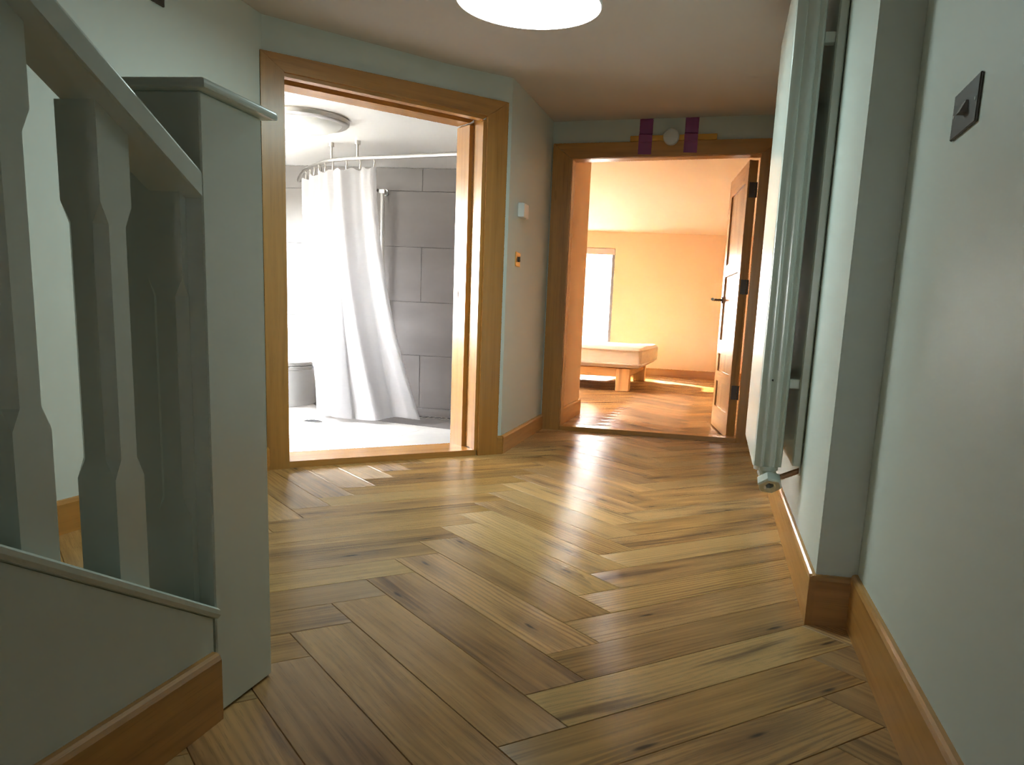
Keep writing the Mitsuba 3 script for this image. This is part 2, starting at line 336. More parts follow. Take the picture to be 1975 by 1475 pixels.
for d0, d1, o in ((-0.002, 0.052, 0.0), (0.150, 0.295, 0.0)):
    bpiece('trim_1__jamb', 0, 0, 0, 0, d0, d1, Z3, [(0.09, 0.035), (0.122, 0.035), (0.122, 2.0), (0.09, 2.02)])
    bpiece('trim_1__jamb', 0, 0, 0, 0, d0, d1, Z3, [(1.312, 0.035), (1.34, 0.035), (1.34, 2.02), (1.312, 2.0)])
    bpiece('trim_1__jamb', 0, 0, 0, 0, d0, d1, D, [(0.122, 2.0), (1.312, 2.012), (1.34, 2.035), (0.09, 2.03)])
bpiece('trim_1__liner', 0, 0, 0, 0, 0.0525, 0.1495, Z3, [(1.340, 0.036), (1.355, 0.036), (1.355, 2.047), (1.340, 2.035)])
bpiece('trim_1__liner', 0, 0, 0, 0, 0.0525, 0.1495, D, [(0.09, 2.028), (1.339, 2.036), (1.339, 2.048), (0.09, 2.048)])
bpiece('trim_1__threshold', 0.10, 1.325, -0.012, 0.036, -0.006, 0.30, D)
kk = add('trim_1__strike_plate', ext(sbox(0.965, -0.285, 1.072, -0.238), 0.003, B(1.3125, 0, 0), (0, 0, 1), N, -D), 'mat_chrome'); part(kk, 'chrome strike plate')
kk = add('trim_1__strike_plate__slot', ext(sbox(0.985, -0.262, 1.055, -0.248), 0.0012, B(1.3094, 0, 0), (0, 0, 1), N, -D), 'mat_black'); part(kk, 'dark latch slot')
struct('door_1', 'oak sliding door slid back into the wall')
wood('door_1', ext(sbox(1.3325, 0.04, 1.3395, 2.0), 0.04, B(0, 0.08, 0), D, (0, 0, 1), -N), Z3)

# ------------------------------------------------------------------ bedroom door frame and door
struct('trim_2', 'dark honey oak frame of the bedroom doorway')
def epiece(name, quad, y0, y1, axis): return wood(name, ext(quad, y1 - y0, (0, y0, 0), (1, 0, 0), (0, 0, 1), (0, 1, 0)), axis)
YF = YB - 0.022
epiece('trim_2__casing', [(-1.382, 0), (-1.232, 0), (-1.232, 2.089), (-1.382, 2.196)], YF, YB, Z3)
epiece('trim_2__casing', [(0.188, 0), (0.338, 0), (0.338, 2.262), (0.188, 2.153)], YF, YB, Z3)
epiece('trim_2__casing', [(-1.231, 2.0905), (0.187, 2.1545), (0.337, 2.2635), (-1.381, 2.1975)], YF, YB, (1, 0, 0.04))
epiece('trim_2__jamb', [(-1.26, 0), (-1.228, 0), (-1.228, 2.089), (-1.26, 2.10)], YB - 0.002, YB + BT, Z3)
epiece('trim_2__jamb', [(0.184, 0), (0.216, 0), (0.216, 2.165), (0.184, 2.150)], YB - 0.002, YB + BT, Z3)
epiece('trim_2__jamb', [(-1.228, 2.089), (0.184, 2.150), (0.216, 2.18), (-1.26, 2.115)], YB - 0.002, YB + BT, (1, 0, 0.04))
wood('trim_2__threshold', rbox(-1.232, 0.188, YB - 0.015, YB + BT, -0.011, 0.034, 0.004), (1, 0, 0))

struct('door_2', 'oak panelled bedroom door standing open')
LH = np.array([0.106, 6.766, 0]); LA = -0.125
LD = np.array([math.sin(LA), math.cos(LA), 0]); LN = np.array([math.cos(LA), -math.sin(LA), 0]); LL, LT = 1.03, 0.066
def leaf(name, a0, a1, z0, z1, t0, t1, axis): return wood(name, ext(sbox(a0, z0, a1, z1), t1 - t0, LH + LN * t0, LD, (0, 0, 1), LN), axis)
leaf('door_2', 0.004, LL - 0.004, 0.014, 2.134, 0.013, LT - 0.013, Z3)
for side in ((0, 0.0128), (LT - 0.0128, LT)):
    for a0, a1 in ((0, 0.13), (LL - 0.13, LL)): leaf('door_2__stile', a0, a1, 0.012, 2.136, *side, Z3)
    for z0, z1 in ((0.012, 0.20), (0.42, 0.51), (0.66, 0.78), (1.32, 1.42), (1.99, 2.136)): leaf('door_2__rail', 0.131, LL - 0.131, z0, z1, *side, LD)
for z in (0.38, 1.20, 1.92):
    kk = add('door_2__hinge', join(ext(sbox(0.012, z - 0.055, 0.056, z + 0.055), 0.003, LH - LD * 0.003, LN, (0, 0, 1), LD), cyl(LH + LN * 0.066 - LD * 0.006 + (0, 0, z - 0.055), LH + LN * 0.066 - LD * 0.006 + (0, 0, z + 0.055), 0.008, 12)), 'mat_hinge')
    part(kk, 'dark metal hinge')
hp = LH + LD * 0.93 + np.array([0, 0, 1.125])
add('door_2__handle', join(cyl(hp, hp - LN * 0.010, 0.026), cyl(hp - LN * 0.008, hp - LN * 0.075, 0.010, 16)), 'mat_hinge')
part('door_2__handle', 'dark lever handle with a bright tip')
add('door_2__handle__lever', tube([hp - LN * 0.068, hp - LN * 0.085 - LD * 0.012, hp - LN * 0.092 - LD * 0.06, hp - LN * 0.094 - LD * 0.10], 0.011), 'mat_hinge', 40)
add('door_2__handle__tip', cyl(hp - LN * 0.094 - LD * 0.10, hp - LN * 0.105 - LD * 0.125, 0.013, 16), 'mat_chrome', 40)

# ------------------------------------------------------------------ staircase
XN = -0.987
SL = 0.525
def cap_z(y): return 0.252 + SL * (1.479 - y)
def rail_z(y): return 1.126 + SL * (1.47 - y)     # top edge of handrail
thing('staircase', 'grey painted stair balustrade with a square newel post and chamfered balusters', 'staircase')
add('staircase__newel_post', rbox(XN - 0.212, XN, 1.499, 1.714, 0.003, 1.246, 0.003), 'mat_joinery')
part('staircase__newel_post', 'thick square newel post with a flat cap')
cap_pts = [(XN - 0.105 + sx * (0.112 + o), 1.6065 + sy * (0.112 + o), z) for o, z in ((0.011, 1.2465), (0.0165, 1.2475), (0.0175, 1.250), (0.0175, 1.255), (0.0168, 1.2588), (0.0150, 1.2620), (0.0120, 1.2645), (0.0085, 1.2658), (0.005, 1.266)) for sx in (-1, 1) for sy in (-1, 1)]
add('staircase__newel_post__cap', hull(cap_pts), 'mat_joinery')
yr0, yr1 = 1.4985, -1.15
dv = np.array([0, yr1 - yr0, rail_z(yr1) - rail_z(yr0)]); Lr = np.linalg.norm(dv); dv /= Lr
vz = np.array([0, dv[2], -dv[1]]); vz = vz if vz[2] > 0 else -vz
arc = lambda cx, cz, r, a0, a1, n=6: [(cx + r * math.cos(math.radians(a)), cz + r * math.sin(math.radians(a))) for a in np.linspace(a0, a1, n)]
rp = Polygon([(0, -0.052), (-0.006, -0.056), (-0.098, -0.056), (-0.104, -0.052)] + arc(-0.091, -0.014, 0.013, 180, 90, 8) + arc(-0.014, -0.014, 0.014, 90, 0, 10))
def raked(poly, yA, zA, yB_, dvec=dv):
    """Profile in (x, upright) swept along the stair's slope between two upright cuts."""
    x, z = np.array(poly.exterior.coords)[:-1].T; V, F, n = [], [], len(x)
    for y in (yA, yB_):
        for a, b in zip(x, z): V.append((XN + a, y, zA + SL * (yA - y) + b))
    tri = trimesh.creation.triangulate_polygon(poly)
    m = trimesh.creation.extrude_polygon(poly, 1.0); v = m.vertices.copy(); t = v[:, 2]
    y = yA + (yB_ - yA) * t
    m.vertices = np.stack([XN + v[:, 0], y, zA + SL * (yA - y) + v[:, 1]], 1)
    if m.volume < 0: m.invert()
    return m
add('staircase__handrail', raked(rp, yr0, rail_z(yr0), yr1), 'mat_joinery', 32)
cp = Polygon([(0.012, -0.006), (0.012, -0.016), (0.006, -0.024), (-0.012, -0.027), (-0.100, -0.027), (-0.118, -0.024), (-0.124, -0.014), (-0.118, -0.002), (-0.110, 0), (-0.002, 0), (0.006, -0.002)])
add('staircase__string_capping', raked(cp, 1.4985, cap_z(1.4985), -1.18), 'mat_joinery')
def baluster(yc, half=False):
    w, ch = 0.0375, 0.017
    x0 = XN - 0.036 - 0.0375
    y0, y1 = yc - w, yc + w
    zb, zt = cap_z(yc) + 0.205, rail_z(yc) - 0.056 - 0.138
    sq = lambda z_fn: [(x0 + sx * w, yc + sy * w, z_fn(yc + sy * w)) for sx in (-1, 1) for sy in (-1, 1)]
    def oc(z): return [(x0 + sx * (w - a), yc + sy * (w - b), z) for sx in (-1, 1) for sy in (-1, 1) for a, b in ((ch, 0), (0, ch))]
    sqz = lambda z: [(x0 + sx * w, yc + sy * w, z) for sx in (-1, 1) for sy in (-1, 1)]
    ms = [hull(sq(lambda y: cap_z(y) + 0.0003) + sqz(zb)), hull(sqz(zb) + oc(zb + 0.035)), hull(oc(zb + 0.035) + oc(zt - 0.035)),
          hull(oc(zt - 0.035) + sqz(zt)), hull(sqz(zt) + sq(lambda y: rail_z(y) - 0.0563))]
    m = trimesh.boolean.union(ms, engine='manifold')
    if half: m = trimesh.boolean.intersection([m, rbox(-2, 0, 1.0, 1.4985, 0, 3)], engine='manifold')
    return m
for i in range(11):
    yc = 1.309 - 0.2095 * i
    add('staircase__baluster', baluster(yc), 'mat_joinery')
add('staircase__baluster', baluster(1.5185, True), 'mat_joinery')
for i in range(8):
    y1 = 1.62 - 0.343 * i; z = 0.18 * (i + 1)
    add('staircase__riser', rbox(XL + 0.003, XN - 0.055, y1 - 0.015, y1, 0.002 if i == 0 else z - 0.18 + 0.0005, z - 0.022), 'mat_joinery')
    wood('staircase__tread', rbox(XL + 0.003, XN - 0.055, y1 - 0.343, y1 + 0.018, z - 0.0215, z, 0.004), (1, 0, 0))
struct('wall_stair', 'plain painted wall below the stair string')
Y0 = 1.49
add('wall_stair', ext([(Y0, 0), (Y0, cap_z(Y0) - 0.0275), (-1.2, cap_z(-1.2) - 0.0275), (-1.2, 0)], 0.05, (XN - 0.052, 0, 0), (0, 1, 0), (0, 0, 1), (1, 0, 0)), 'mat_wall')
labels['baseboard_stair'] = {'kind': 'structure', 'label': 'oak baseboard below the stair string'}
wood('baseboard_stair', ext(base_prof(0.148, 0.021), 1.2 + 1.485, (XN - 0.002, -1.2, 0), (1, 0, 0), (0, 0, 1), (0, 1, 0)), (0, 1, 0))

# ------------------------------------------------------------------ hall lamp
lc = np.array([-0.866, 3.543]); ZL = 2.158
thing('ceiling_light', 'large round glowing white light on the hall ceiling', 'ceiling light')
R = 0.289
add('ceiling_light__base', lathe([(0, 0.05), (0.23, 0.05), (0.27, 0.04), (0.290, 0.02), (0.294, -0.052), (0.290, -0.057), (0.286, -0.052), (0.284, -0.010), (0, -0.010)], (lc[0], lc[1], ZL), n=64), 'mat_white', 30)
add('ceiling_light__stem', cyl((lc[0], lc[1], ZL + 0.05), (lc[0], lc[1], ZC - 0.0305), 0.03, 24), 'mat_white', 40)
add('ceiling_light__rose', cyl((lc[0], lc[1], ZC - 0.03), (lc[0], lc[1], ZC - 0.0005), 0.06, 32), 'mat_white', 40)
dome = lathe([(0, -0.068), (0.08, -0.0678), (0.17, -0.067), (0.23, -0.0655), (0.265, -0.063), (0.278, -0.060), (0.283, -0.055), (0.2835, -0.046)][::-1], (lc[0], lc[1], ZL), n=64)
if dome.face_normals[np.argmin(dome.triangles_center[:, 2])][2] > 0: dome.invert()
add('ceiling_light__diffuser', dome, 'mat_opal', True, emitter={'type': 'area', 'radiance': rgb(LAMP)})

# ------------------------------------------------------------------ hall small things
thing('light_switch', 'dark bronze light switch plate on the right wall', 'light switch')
add('light_switch__plate', rbox(XR - 0.007, XR, 1.858, 2.044, 1.290, 1.383, 0.002), 'mat_bronze')
add('light_switch__rocker', ext([(0, -0.012), (0, 0.012), (0.004, 0.012), (0.015, -0.012)], 0.028, (XR - 0.007, 1.925, 1.335), (-1, 0, 0), (0, 0, 1), (0, 1, 0)), 'mat_rocker')
part('light_switch__rocker', 'small metal rocker')
add('light_switch__screw', join(*[cyl((XR - 0.007, y, 1.3365), (XR - 0.0082, y, 1.3365), 0.004, 12) for y in (1.872,)]), 'mat_brushed')
add('light_switch__screw', cyl((XR - 0.007, 2.03, 1.3365), (XR - 0.0082, 2.03, 1.3365), 0.004, 12), 'mat_brushed')
thing('wall_plate', 'dark metal plate high on the wall beside the stairs', 'wall plate')
add('wall_plate__plate', rbox(XL, XL + 0.008, 3.215, 3.328, 2.030, 2.118, 0.002), 'mat_bronze')
add('wall_plate__rocker', rbox(XL + 0.0081, XL + 0.014, 3.258, 3.285, 2.06, 2.088, 0.002), 'mat_bronze')
cw = lambda y: C1[0] + (C2[0] - C1[0]) * (y - C1[1]) / (C2[1] - C1[1])
thing('thermostat', 'small white box on the wall between the two doorways', 'thermostat')
add('thermostat__body', rbox(cw(5.55) + 0.001, cw(5.55) + 0.045, 5.47, 5.60, 1.515, 1.605, 0.004), 'mat_white')
add('thermostat__base', rbox(cw(5.61) - 0.002, cw(5.55) + 0.001, 5.475, 5.595, 1.52, 1.60), 'mat_white')
thing('key_switch', 'small brass plate with a dark knob below the white box', 'wall plate')
add('key_switch__plate', rbox(cw(5.6) - 0.003, cw(5.5) + 0.008, 5.44, 5.56, 1.205, 1.295, 0.002), 'mat_brass')
add('key_switch__knob', cyl((cw(5.5) + 0.008, 5.50, 1.25), (cw(5.5) + 0.02, 5.50, 1.25), 0.016, 20), 'mat_bronze')

def hz(x): return 2.1975 + (2.2635 - 2.1975) * (x + 1.381) / 1.718      # top of the bedroom door casing
thing('wooden_strip', 'yellow strip held by purple tape above the bedroom doorway', 'strip')
add('wooden_strip', ext([(-0.794, hz(-0.794) + 0.002), (-0.149, hz(-0.149) + 0.002), (-0.149, hz(-0.149) + 0.042), (-0.794, hz(-0.794) + 0.040)], 0.024, (0, YB - 0.0245, 0), (1, 0, 0), (0, 0, 1), (0, 1, 0)), 'mat_yellow')
for i, (xc, zt, zb, lab) in enumerate(((-0.680, 2.392, 2.132, 'shorter purple tape strip left of the white disc above the bedroom doorway'), (-0.340, 2.432, 2.150, 'taller purple tape strip right of the white disc above the bedroom doorway'))):
    h = hz(xc)
    y0 = YB - 0.0225; prof = [(YB - 0.0003, zt), (YB - 0.0015, zt), (YB - 0.0015, h + 0.058), (y0 - 0.0042, h + 0.046), (y0 - 0.0042, h - 0.005), (y0 - 0.0015, h - 0.012), (y0 - 0.0015, zb), (y0 + 0.0002, zb), (y0 + 0.0002, h - 0.012), (y0 - 0.0028, h - 0.004), (y0 - 0.0028, h + 0.045), (YB - 0.0003, h + 0.056)]
    kn = 'purple_tape' if i == 0 else 'purple_tape_001'
    add(kn, ext(prof, 0.10, (xc - 0.05, 0, 0), (0, 1, 0), (0, 0, 1), (1, 0, 0)), 'mat_purple'); thing(kn, lab, 'tape')
thing('white_disc', 'round white disc on the frame above the bedroom doorway', 'sensor')
add('white_disc__body', lathe([(0, 0), (0.060, 0), (0.060, 0.014), (0.054, 0.022), (0, 0.024)], (-0.487, YB - 0.0248, 2.257), (0, -1, 0)), 'mat_white', 35)
add('white_disc__ring', lathe([(0.042, 0.0225), (0.046, 0.0225), (0.046, 0.0265), (0.042, 0.0265), (0.042, 0.0225)], (-0.487, YB - 0.0248, 2.257), (0, -1, 0)), 'mat_white', 35)

# ------------------------------------------------------------------ radiator
thing('radiator', 'tall white vertical double panel radiator on the projecting pier', 'radiator')
RY0, RY1, RZ0, RZ1 = 3.20, 4.21, 0.362, 2.14
fp = [(0.161, RY0 + 0.026), (0.1615, RY0 + 0.016), (0.166, RY0 + 0.007), (0.178, RY0 + 0.002), (0.190, RY0), (0.198, RY0 + 0.001), (0.201, RY0 + 0.007), (0.208, RY0 + 0.004), (0.218, RY0 + 0.001), (0.230, RY0 + 0.0), (0.240, RY0 + 0.003), (0.243, RY0 + 0.010),
      (0.250, RY0 + 0.006), (0.258, RY0 + 0.004), (0.265, RY0 + 0.007), (0.268, RY0 + 0.016), (0.268, RY1 - 0.014), (0.264, RY1), (0.165, RY1), (0.161, RY1 - 0.012)]
add('radiator__front_panel', ext(fp, RZ1 - RZ0, (0, 0, RZ0)), 'mat_radiator', 28)
rp2 = [(0.306, RY0 + 0.014), (0.310, RY0 + 0.002), (0.334, RY0 + 0.002), (0.339, RY0 + 0.010), (0.339, RY1 - 0.014), (0.334, RY1 - 0.002), (0.310, RY1 - 0.002), (0.306, RY1 - 0.014)]
add('radiator__rear_panel', ext(rp2, RZ1 - RZ0 - 0.02, (0, 0, RZ0 + 0.01)), 'mat_radiator')
for z in (0.66, 1.86):
    for y in (RY0 + 0.03, RY1 - 0.07): add('radiator__bracket', rbox(0.2685, 0.3055, y, y + 0.04, z, z + 0.035, 0.002), 'mat_radiator')
for z in (0.7, 1.9): add('radiator__wall_bracket', rbox(0.3392, XP - 0.0005, RY0 + 0.3, RY0 + 0.36, z, z + 0.05), 'mat_radiator')
add('radiator__screw_hole', cyl((0.205, RY0 + 0.0055, 0.688), (0.205, RY0 + 0.004, 0.688), 0.004, 12), 'mat_black'); part('radiator__screw_hole', 'small dark hole')
vc = np.array([0.212, RY0 + 0.042, RZ0])
add('radiator__valve', join(cyl(vc + (0, 0, -0.0005), vc + (0, 0, -0.016), 0.046, 40), cyl(vc + (0, 0, -0.016), vc + (0.016, -0.022, -0.050), 0.034, 40)), 'mat_radiator', 40)
part('radiator__valve', 'white collar with a chrome nut and a copper pipe tail')
vd = np.array([0.08, -0.70, -0.70]); vd /= np.linalg.norm(vd)
hexn = trimesh.creation.revolve([(0.017, 0.004), (0.017, 0), (0.043, 0), (0.048, 0.006), (0.048, 0.034), (0.043, 0.041), (0.026, 0.041), (0.017, 0.036), (0.017, 0.004)], sections=6)
vo = vc + (0.016, -0.022, -0.046)
hexn.apply_transform(trimesh.geometry.align_vectors([0, 0, 1], vd)); hexn.apply_translation(vo)
add('radiator__valve__nut', hexn, 'mat_valve')
add('radiator__valve__plug', cyl(vo + vd * 0.003, vo + vd * 0.020, 0.0175, 20), 'mat_hinge')
add('radiator__valve__pipe', cyl(vo + (0.03, 0.01, 0.0), (XP - 0.0005, RY0 + 0.05, RZ0 - 0.012), 0.011, 16), 'mat_copper', 40)
part('radiator__valve__pipe', 'brown copper pipe into the wall')
add('radiator__valve__pipe_collar', cyl((XP - 0.006, RY0 + 0.05, RZ0 - 0.012), (XP - 0.0005, RY0 + 0.05, RZ0 - 0.012), 0.020, 20), 'mat_white', 40)

# ------------------------------------------------------------------ bathroom shell
ZB = 2.15
struct('ceiling_bathroom', 'white bathroom ceiling')
add('ceiling_bathroom', ext(Polygon([tuple(B(-0.02, 0.15, 0)[:2]), tuple(B(1.40, 0.15, 0)[:2]), (-1.46, 5.4), (-1.46, 7.6), (-4.85, 7.6), (-4.85, 3.9), (-2.45, 3.9)]), 0.08, (0, 0, ZB)), 'mat_white')
add('wall_bathroom__inner_panel', wall(B(0, 0.1455, 0), AZ, Polygon([(-0.1, -0.05), (1.40, -0.05), (1.40, 2.15), (-0.1, 2.15)], [[(0.085, -0.02), (0.085, 2.05), (1.358, 2.05), (1.358, -0.02)]]), 0.145), 'mat_white')
struct('wall_bathroom_back', 'large grey tiles on the back wall of the bathroom')
hole4 = sbox(-3.86, 0.90, -3.30, 1.72)
add('wall_bathroom_back', ext(sbox(-4.9, -0.06, -1.4, ZB + 0.05).difference(hole4), 0.124, (0, 7.496, 0), (1, 0, 0), (0, 0, 1), (0, 1, 0)), 'mat_grout')
TH, TW = 0.4875, 0.975
for r in range(5):
    for c in range(-1, 4):
        x0 = -4.7 + c * TW + (TW / 2 if r % 2 else 0); x1 = x0 + TW; x0, x1 = max(x0, -4.7), min(x1, -1.5)
        z0, z1 = r * TH, min((r + 1) * TH, ZB)
        if x1 - x0 > 0.05 and z1 - z0 > 0.03:
            q = sbox(x0 + 0.0015, z0 + 0.0015, x1 - 0.0015, z1 - 0.0015)
            if not q.intersects(hole4): add('wall_bathroom_back__tile', rbox(x0 + 0.0015, x1 - 0.0015, 7.489 + rng.uniform(0, 0.0012), 7.4962, z0 + 0.0015, z1 - 0.0015, 0.001), 'mat_tile')
            else:
                q = q.difference(hole4)
                for pc in (q.geoms if hasattr(q, 'geoms') else [q]): add('wall_bathroom_back__tile', ext(pc, 0.0068, (0, 7.4894, 0), (1, 0, 0), (0, 0, 1), (0, 1, 0)), 'mat_tile')
struct('wall_bathroom_left', 'bathroom wall with the window')
add('wall_bathroom_left', ext(Polygon([(3.8, -0.06), (7.6, -0.06), (7.6, 2.3), (3.8, 2.3)], [[(5.0, 0.8), (5.0, 1.9), (6.5, 1.9), (6.5, 0.8)]]), 0.2, (-4.9, 0, 0), (0, 1, 0), (0, 0, 1), (1, 0, 0)), 'mat_white')
struct('wall_bathroom_front', 'bathroom wall on the near side')
add('wall_bathroom_front', ext(sbox(-4.9, -0.06, XL - 0.1005, 2.3).difference(sbox(-4.6, 0.8, -3.5, 2.0)), 0.15, (0, 3.85, 0), (1, 0, 0), (0, 0, 1), (0, 1, 0)), 'mat_white')
struct('wall_bathroom_right', 'tiled bathroom wall behind the hall')
add('wall_bathroom_right', rbox(-1.5, -1.4545, 5.3, 7.6, -0.06, 2.3), 'mat_tile')
struct('window_2', 'bathroom window')
for q in ((5.0, 5.06, 0.8, 1.9), (6.44, 6.5, 0.8, 1.9)): add('window_2__frame', rbox(-4.83, -4.77, q[0], q[1], q[2], q[3]), 'mat_white')
for z in (0.8, 1.84): add('window_2__frame', rbox(-4.83, -4.77, 5.0605, 6.4395, z, z + 0.06), 'mat_white')
add('window_2__pane', trimesh.Trimesh([(-4.8, 5.06, 0.86), (-4.8, 6.44, 0.86), (-4.8, 6.44, 1.84), (-4.8, 5.06, 1.84)], [(0, 1, 2), (0, 2, 3)]), 'mat_glass')
struct('window_5', 'bathroom window on the near side')
for x0, x1, z0, z1 in ((-4.6, -4.54, 0.8, 2.0), (-3.56, -3.5, 0.8, 2.0), (-4.5395, -3.5605, 0.8, 0.86), (-4.5395, -3.5605, 1.94, 2.0)): add('window_5__frame', rbox(x0, x1, 3.9, 3.96, z0, z1), 'mat_white')
add('window_5__pane', trimesh.Trimesh([(-4.54, 3.93, 0.86), (-3.56, 3.93, 0.86), (-3.56, 3.93, 1.94), (-4.54, 3.93, 1.94)], [(0, 1, 2), (0, 2, 3)]), 'mat_glass')
WX0, WX1, WZ0, WZ1 = -3.86, -3.30, 0.90, 1.72
struct('window_4', 'small bathroom window behind the shower curtain')
for x0, x1, z0, z1 in ((WX0, WX0 + 0.05, WZ0, WZ1), (WX1 - 0.05, WX1, WZ0, WZ1), (WX0 + 0.0505, WX1 - 0.0505, WZ0, WZ0 + 0.05), (WX0 + 0.0505, WX1 - 0.0505, WZ1 - 0.05, WZ1)): add('window_4__frame', rbox(x0, x1, 7.53, 7.59, z0, z1), 'mat_white')
add('window_4__pane', trimesh.Trimesh([(WX0 + 0.05, 7.56, WZ0 + 0.05), (WX1 - 0.05, 7.56, WZ0 + 0.05), (WX1 - 0.05, 7.56, WZ1 - 0.05), (WX0 + 0.05, 7.56, WZ1 - 0.05)], [(0, 1, 2), (0, 2, 3)]), 'mat_glass')

# bathroom things
thing('bathroom_light', 'unlit round dome light with a metal ring on the bathroom ceiling', 'ceiling light')
bl = (-2.93, 5.64, ZB)
add('bathroom_light__ring', lathe([(0, -0.001), (0.30, -0.001), (0.305, -0.012), (0.30, -0.034), (0.285, -0.046), (0.262, -0.048), (0.25, -0.040), (0, -0.04)], bl, n=64), 'mat_brushed', 35)
add('bathroom_light__diffuser', lathe([(0.252, -0.041), (0.23, -0.062), (0.18, -0.082), (0.10, -0.096), (0, -0.10)], bl, n=64), 'mat_opal', True)
RZ = 2.02
def fillet(pts, r, n=8):
    out = [np.array(pts[0], float)]
    for a, b, c in zip(pts[:-2], pts[1:-1], pts[2:]):
        a, b, c = map(lambda t: np.array(t, float), (a, b, c)); u, w = (a - b) / np.linalg.norm(a - b), (c - b) / np.linalg.norm(c - b)
        for t in np.linspace(0, 1, n): out.append((1 - t) ** 2 * (b + u * r) + 2 * t * (1 - t) * b + t * t * (b + w * r))
    return out + [np.array(pts[-1], float)]
rail = fillet([(-1.501, 6.005, RZ), (-3.12, 6.45, RZ), (-3.62, 6.95, RZ), (-3.95, 7.488, RZ)], 0.16)
thing('curtain_rail', 'white shower curtain rail hung from the bathroom ceiling', 'curtain rail')
add('curtain_rail__rail', tube(rail, 0.0165, 12), 'mat_brushed', 40)
for x, y in ((-2.875, 6.383), (-3.135, 6.475)):
    add('curtain_rail__rod', cyl((x, y, RZ + 0.012), (x, y, ZB - 0.0005), 0.010, 12), 'mat_brushed', 40)
    add('curtain_rail__rose', cyl((x, y, ZB - 0.03), (x, y, ZB - 0.0005), 0.022, 16), 'mat_brushed', 40)
# curtain
def poly_at(pts, t):
    pts = np.asarray(pts, float); s = np.r_[0, np.cumsum(np.linalg.norm(np.diff(pts, axis=0), axis=1))]; s /= s[-1]
    return np.stack([np.interp(t, s, pts[:, k]) for k in range(pts.shape[1])], 1)
nt, nz = 150, 46
tt = np.linspace(0, 1, nt)
topl = poly_at([(-2.70, 6.335), (-3.12, 6.45), (-3.30, 6.60), (-3.60, 6.94)], tt)
botl = poly_at([(-2.335, 6.36), (-2.50, 6.24), (-2.80, 6.10), (-3.06, 6.18), (-3.20, 6.42), (-3.26, 6.62)], tt)
V_, F_ = [], []
for j in range(nz):
    v = j / (nz - 1); z = (RZ - 0.065) * (1 - v) + 0.035 * v
    b = v ** 1.7; base = topl * (1 - b) + botl * b
    tang = np.gradient(base, axis=0); tang /= np.linalg.norm(tang, axis=1, keepdims=True); nor = np.stack([-tang[:, 1], tang[:, 0]], 1)
    ph = 2 * math.pi * tt * 4.2
    amp = (0.026 + 0.030 * v)
    off = amp * np.sin(ph + 0.8 * v) + 0.007 * np.sin(2.7 * ph + 2 * v)
    pnt = base + nor * off[:, None]
    zz = z + 0.012 * np.sin(ph * 0.5) * v + 0.01 * (np.cos(2 * math.pi * tt * 9) - 1) * (1 - v) ** 8
    V_ += [(p[0], p[1], q) for p, q in zip(pnt, zz)]
for j in range(nz - 1):
    for i in range(nt - 1):
        a = j * nt + i; F_ += [(a, a + 1, a + nt + 1), (a, a + nt + 1, a + nt)]
thing('shower_curtain', 'translucent white shower curtain hanging in loose folds from the rail', 'shower curtain')
add('shower_curtain__cloth', trimesh.Trimesh(V_, F_, process=False), 'mat_curtain', True)
for t in np.linspace(0.02, 0.98, 9):
    p = poly_at([(-2.70, 6.335), (-3.12, 6.45), (-3.30, 6.60), (-3.60, 6.94)], [t])[0]
    add('shower_curtain__hook', tube([(p[0], p[1], RZ - 0.015), (p[0] + 0.012, p[1] - 0.012, RZ - 0.035), (p[0] + 0.004, p[1] - 0.006, RZ - 0.06), (p[0], p[1], RZ - 0.075)], 0.006, 8), 'mat_brushed')
thing('shower_riser', 'shower rail with a metal top bracket on the grey tiled wall', 'shower rail')
sx, sy = -3.10, 7.489
add('shower_riser__pipe', cyl((sx - 0.0, sy - 0.07, 0.75), (sx, sy - 0.07, 1.925), 0.018, 20), 'mat_white', 40)
add('shower_riser__bracket', join(cyl((sx, sy, 1.93), (sx, sy - 0.012, 1.93), 0.03, 24), cyl((sx, sy - 0.01, 1.93), (sx, sy - 0.085, 1.93), 0.018, 16), rbox(sx - 0.03, sx + 0.03, sy - 0.095, sy - 0.05, 1.915, 1.95, 0.006)), 'mat_chrome')
add('shower_riser__lower_bracket', join(cyl((sx, sy, 0.75), (sx, sy - 0.085, 0.75), 0.018, 16), cyl((sx, sy, 0.75), (sx, sy - 0.012, 0.75), 0.03, 24)), 'mat_chrome')
add('shower_riser__arm', cyl((sx - 0.03, sy - 0.08, 1.935), (sx - 0.11, sy - 0.14, 1.955), 0.012, 12), 'mat_hinge', 40)
thing('linear_drain', 'long dark shower drain set in the floor right of the curtain', 'drain')
add('linear_drain__tray', rbox(-2.52, -1.92, 6.74, 6.83, 0.0002, 0.004, 0.001), 'mat_brushed')
for i in range(11): add('linear_drain__slot', rbox(-2.50 + 0.052 * i, -2.50 + 0.052 * i + 0.040, 6.755, 6.815, 0.0042, 0.0052), 'mat_black')
thing('floor_drain', 'small dark drain cover on the bathroom floor left of the curtain', 'drain')
add('floor_drain__cover', lathe([(0, 0.0002), (0.060, 0.0002), (0.060, 0.006), (0.05, 0.009), (0, 0.009)], (-3.08, 6.02, 0), n=32), 'mat_black', 35)
add('floor_drain__rim', lathe([(0.0605, 0.0002), (0.072, 0.0002), (0.070, 0.006), (0.0605, 0.006), (0.0605, 0.0002)], (-3.08, 6.02, 0), n=32), 'mat_brushed', 35)

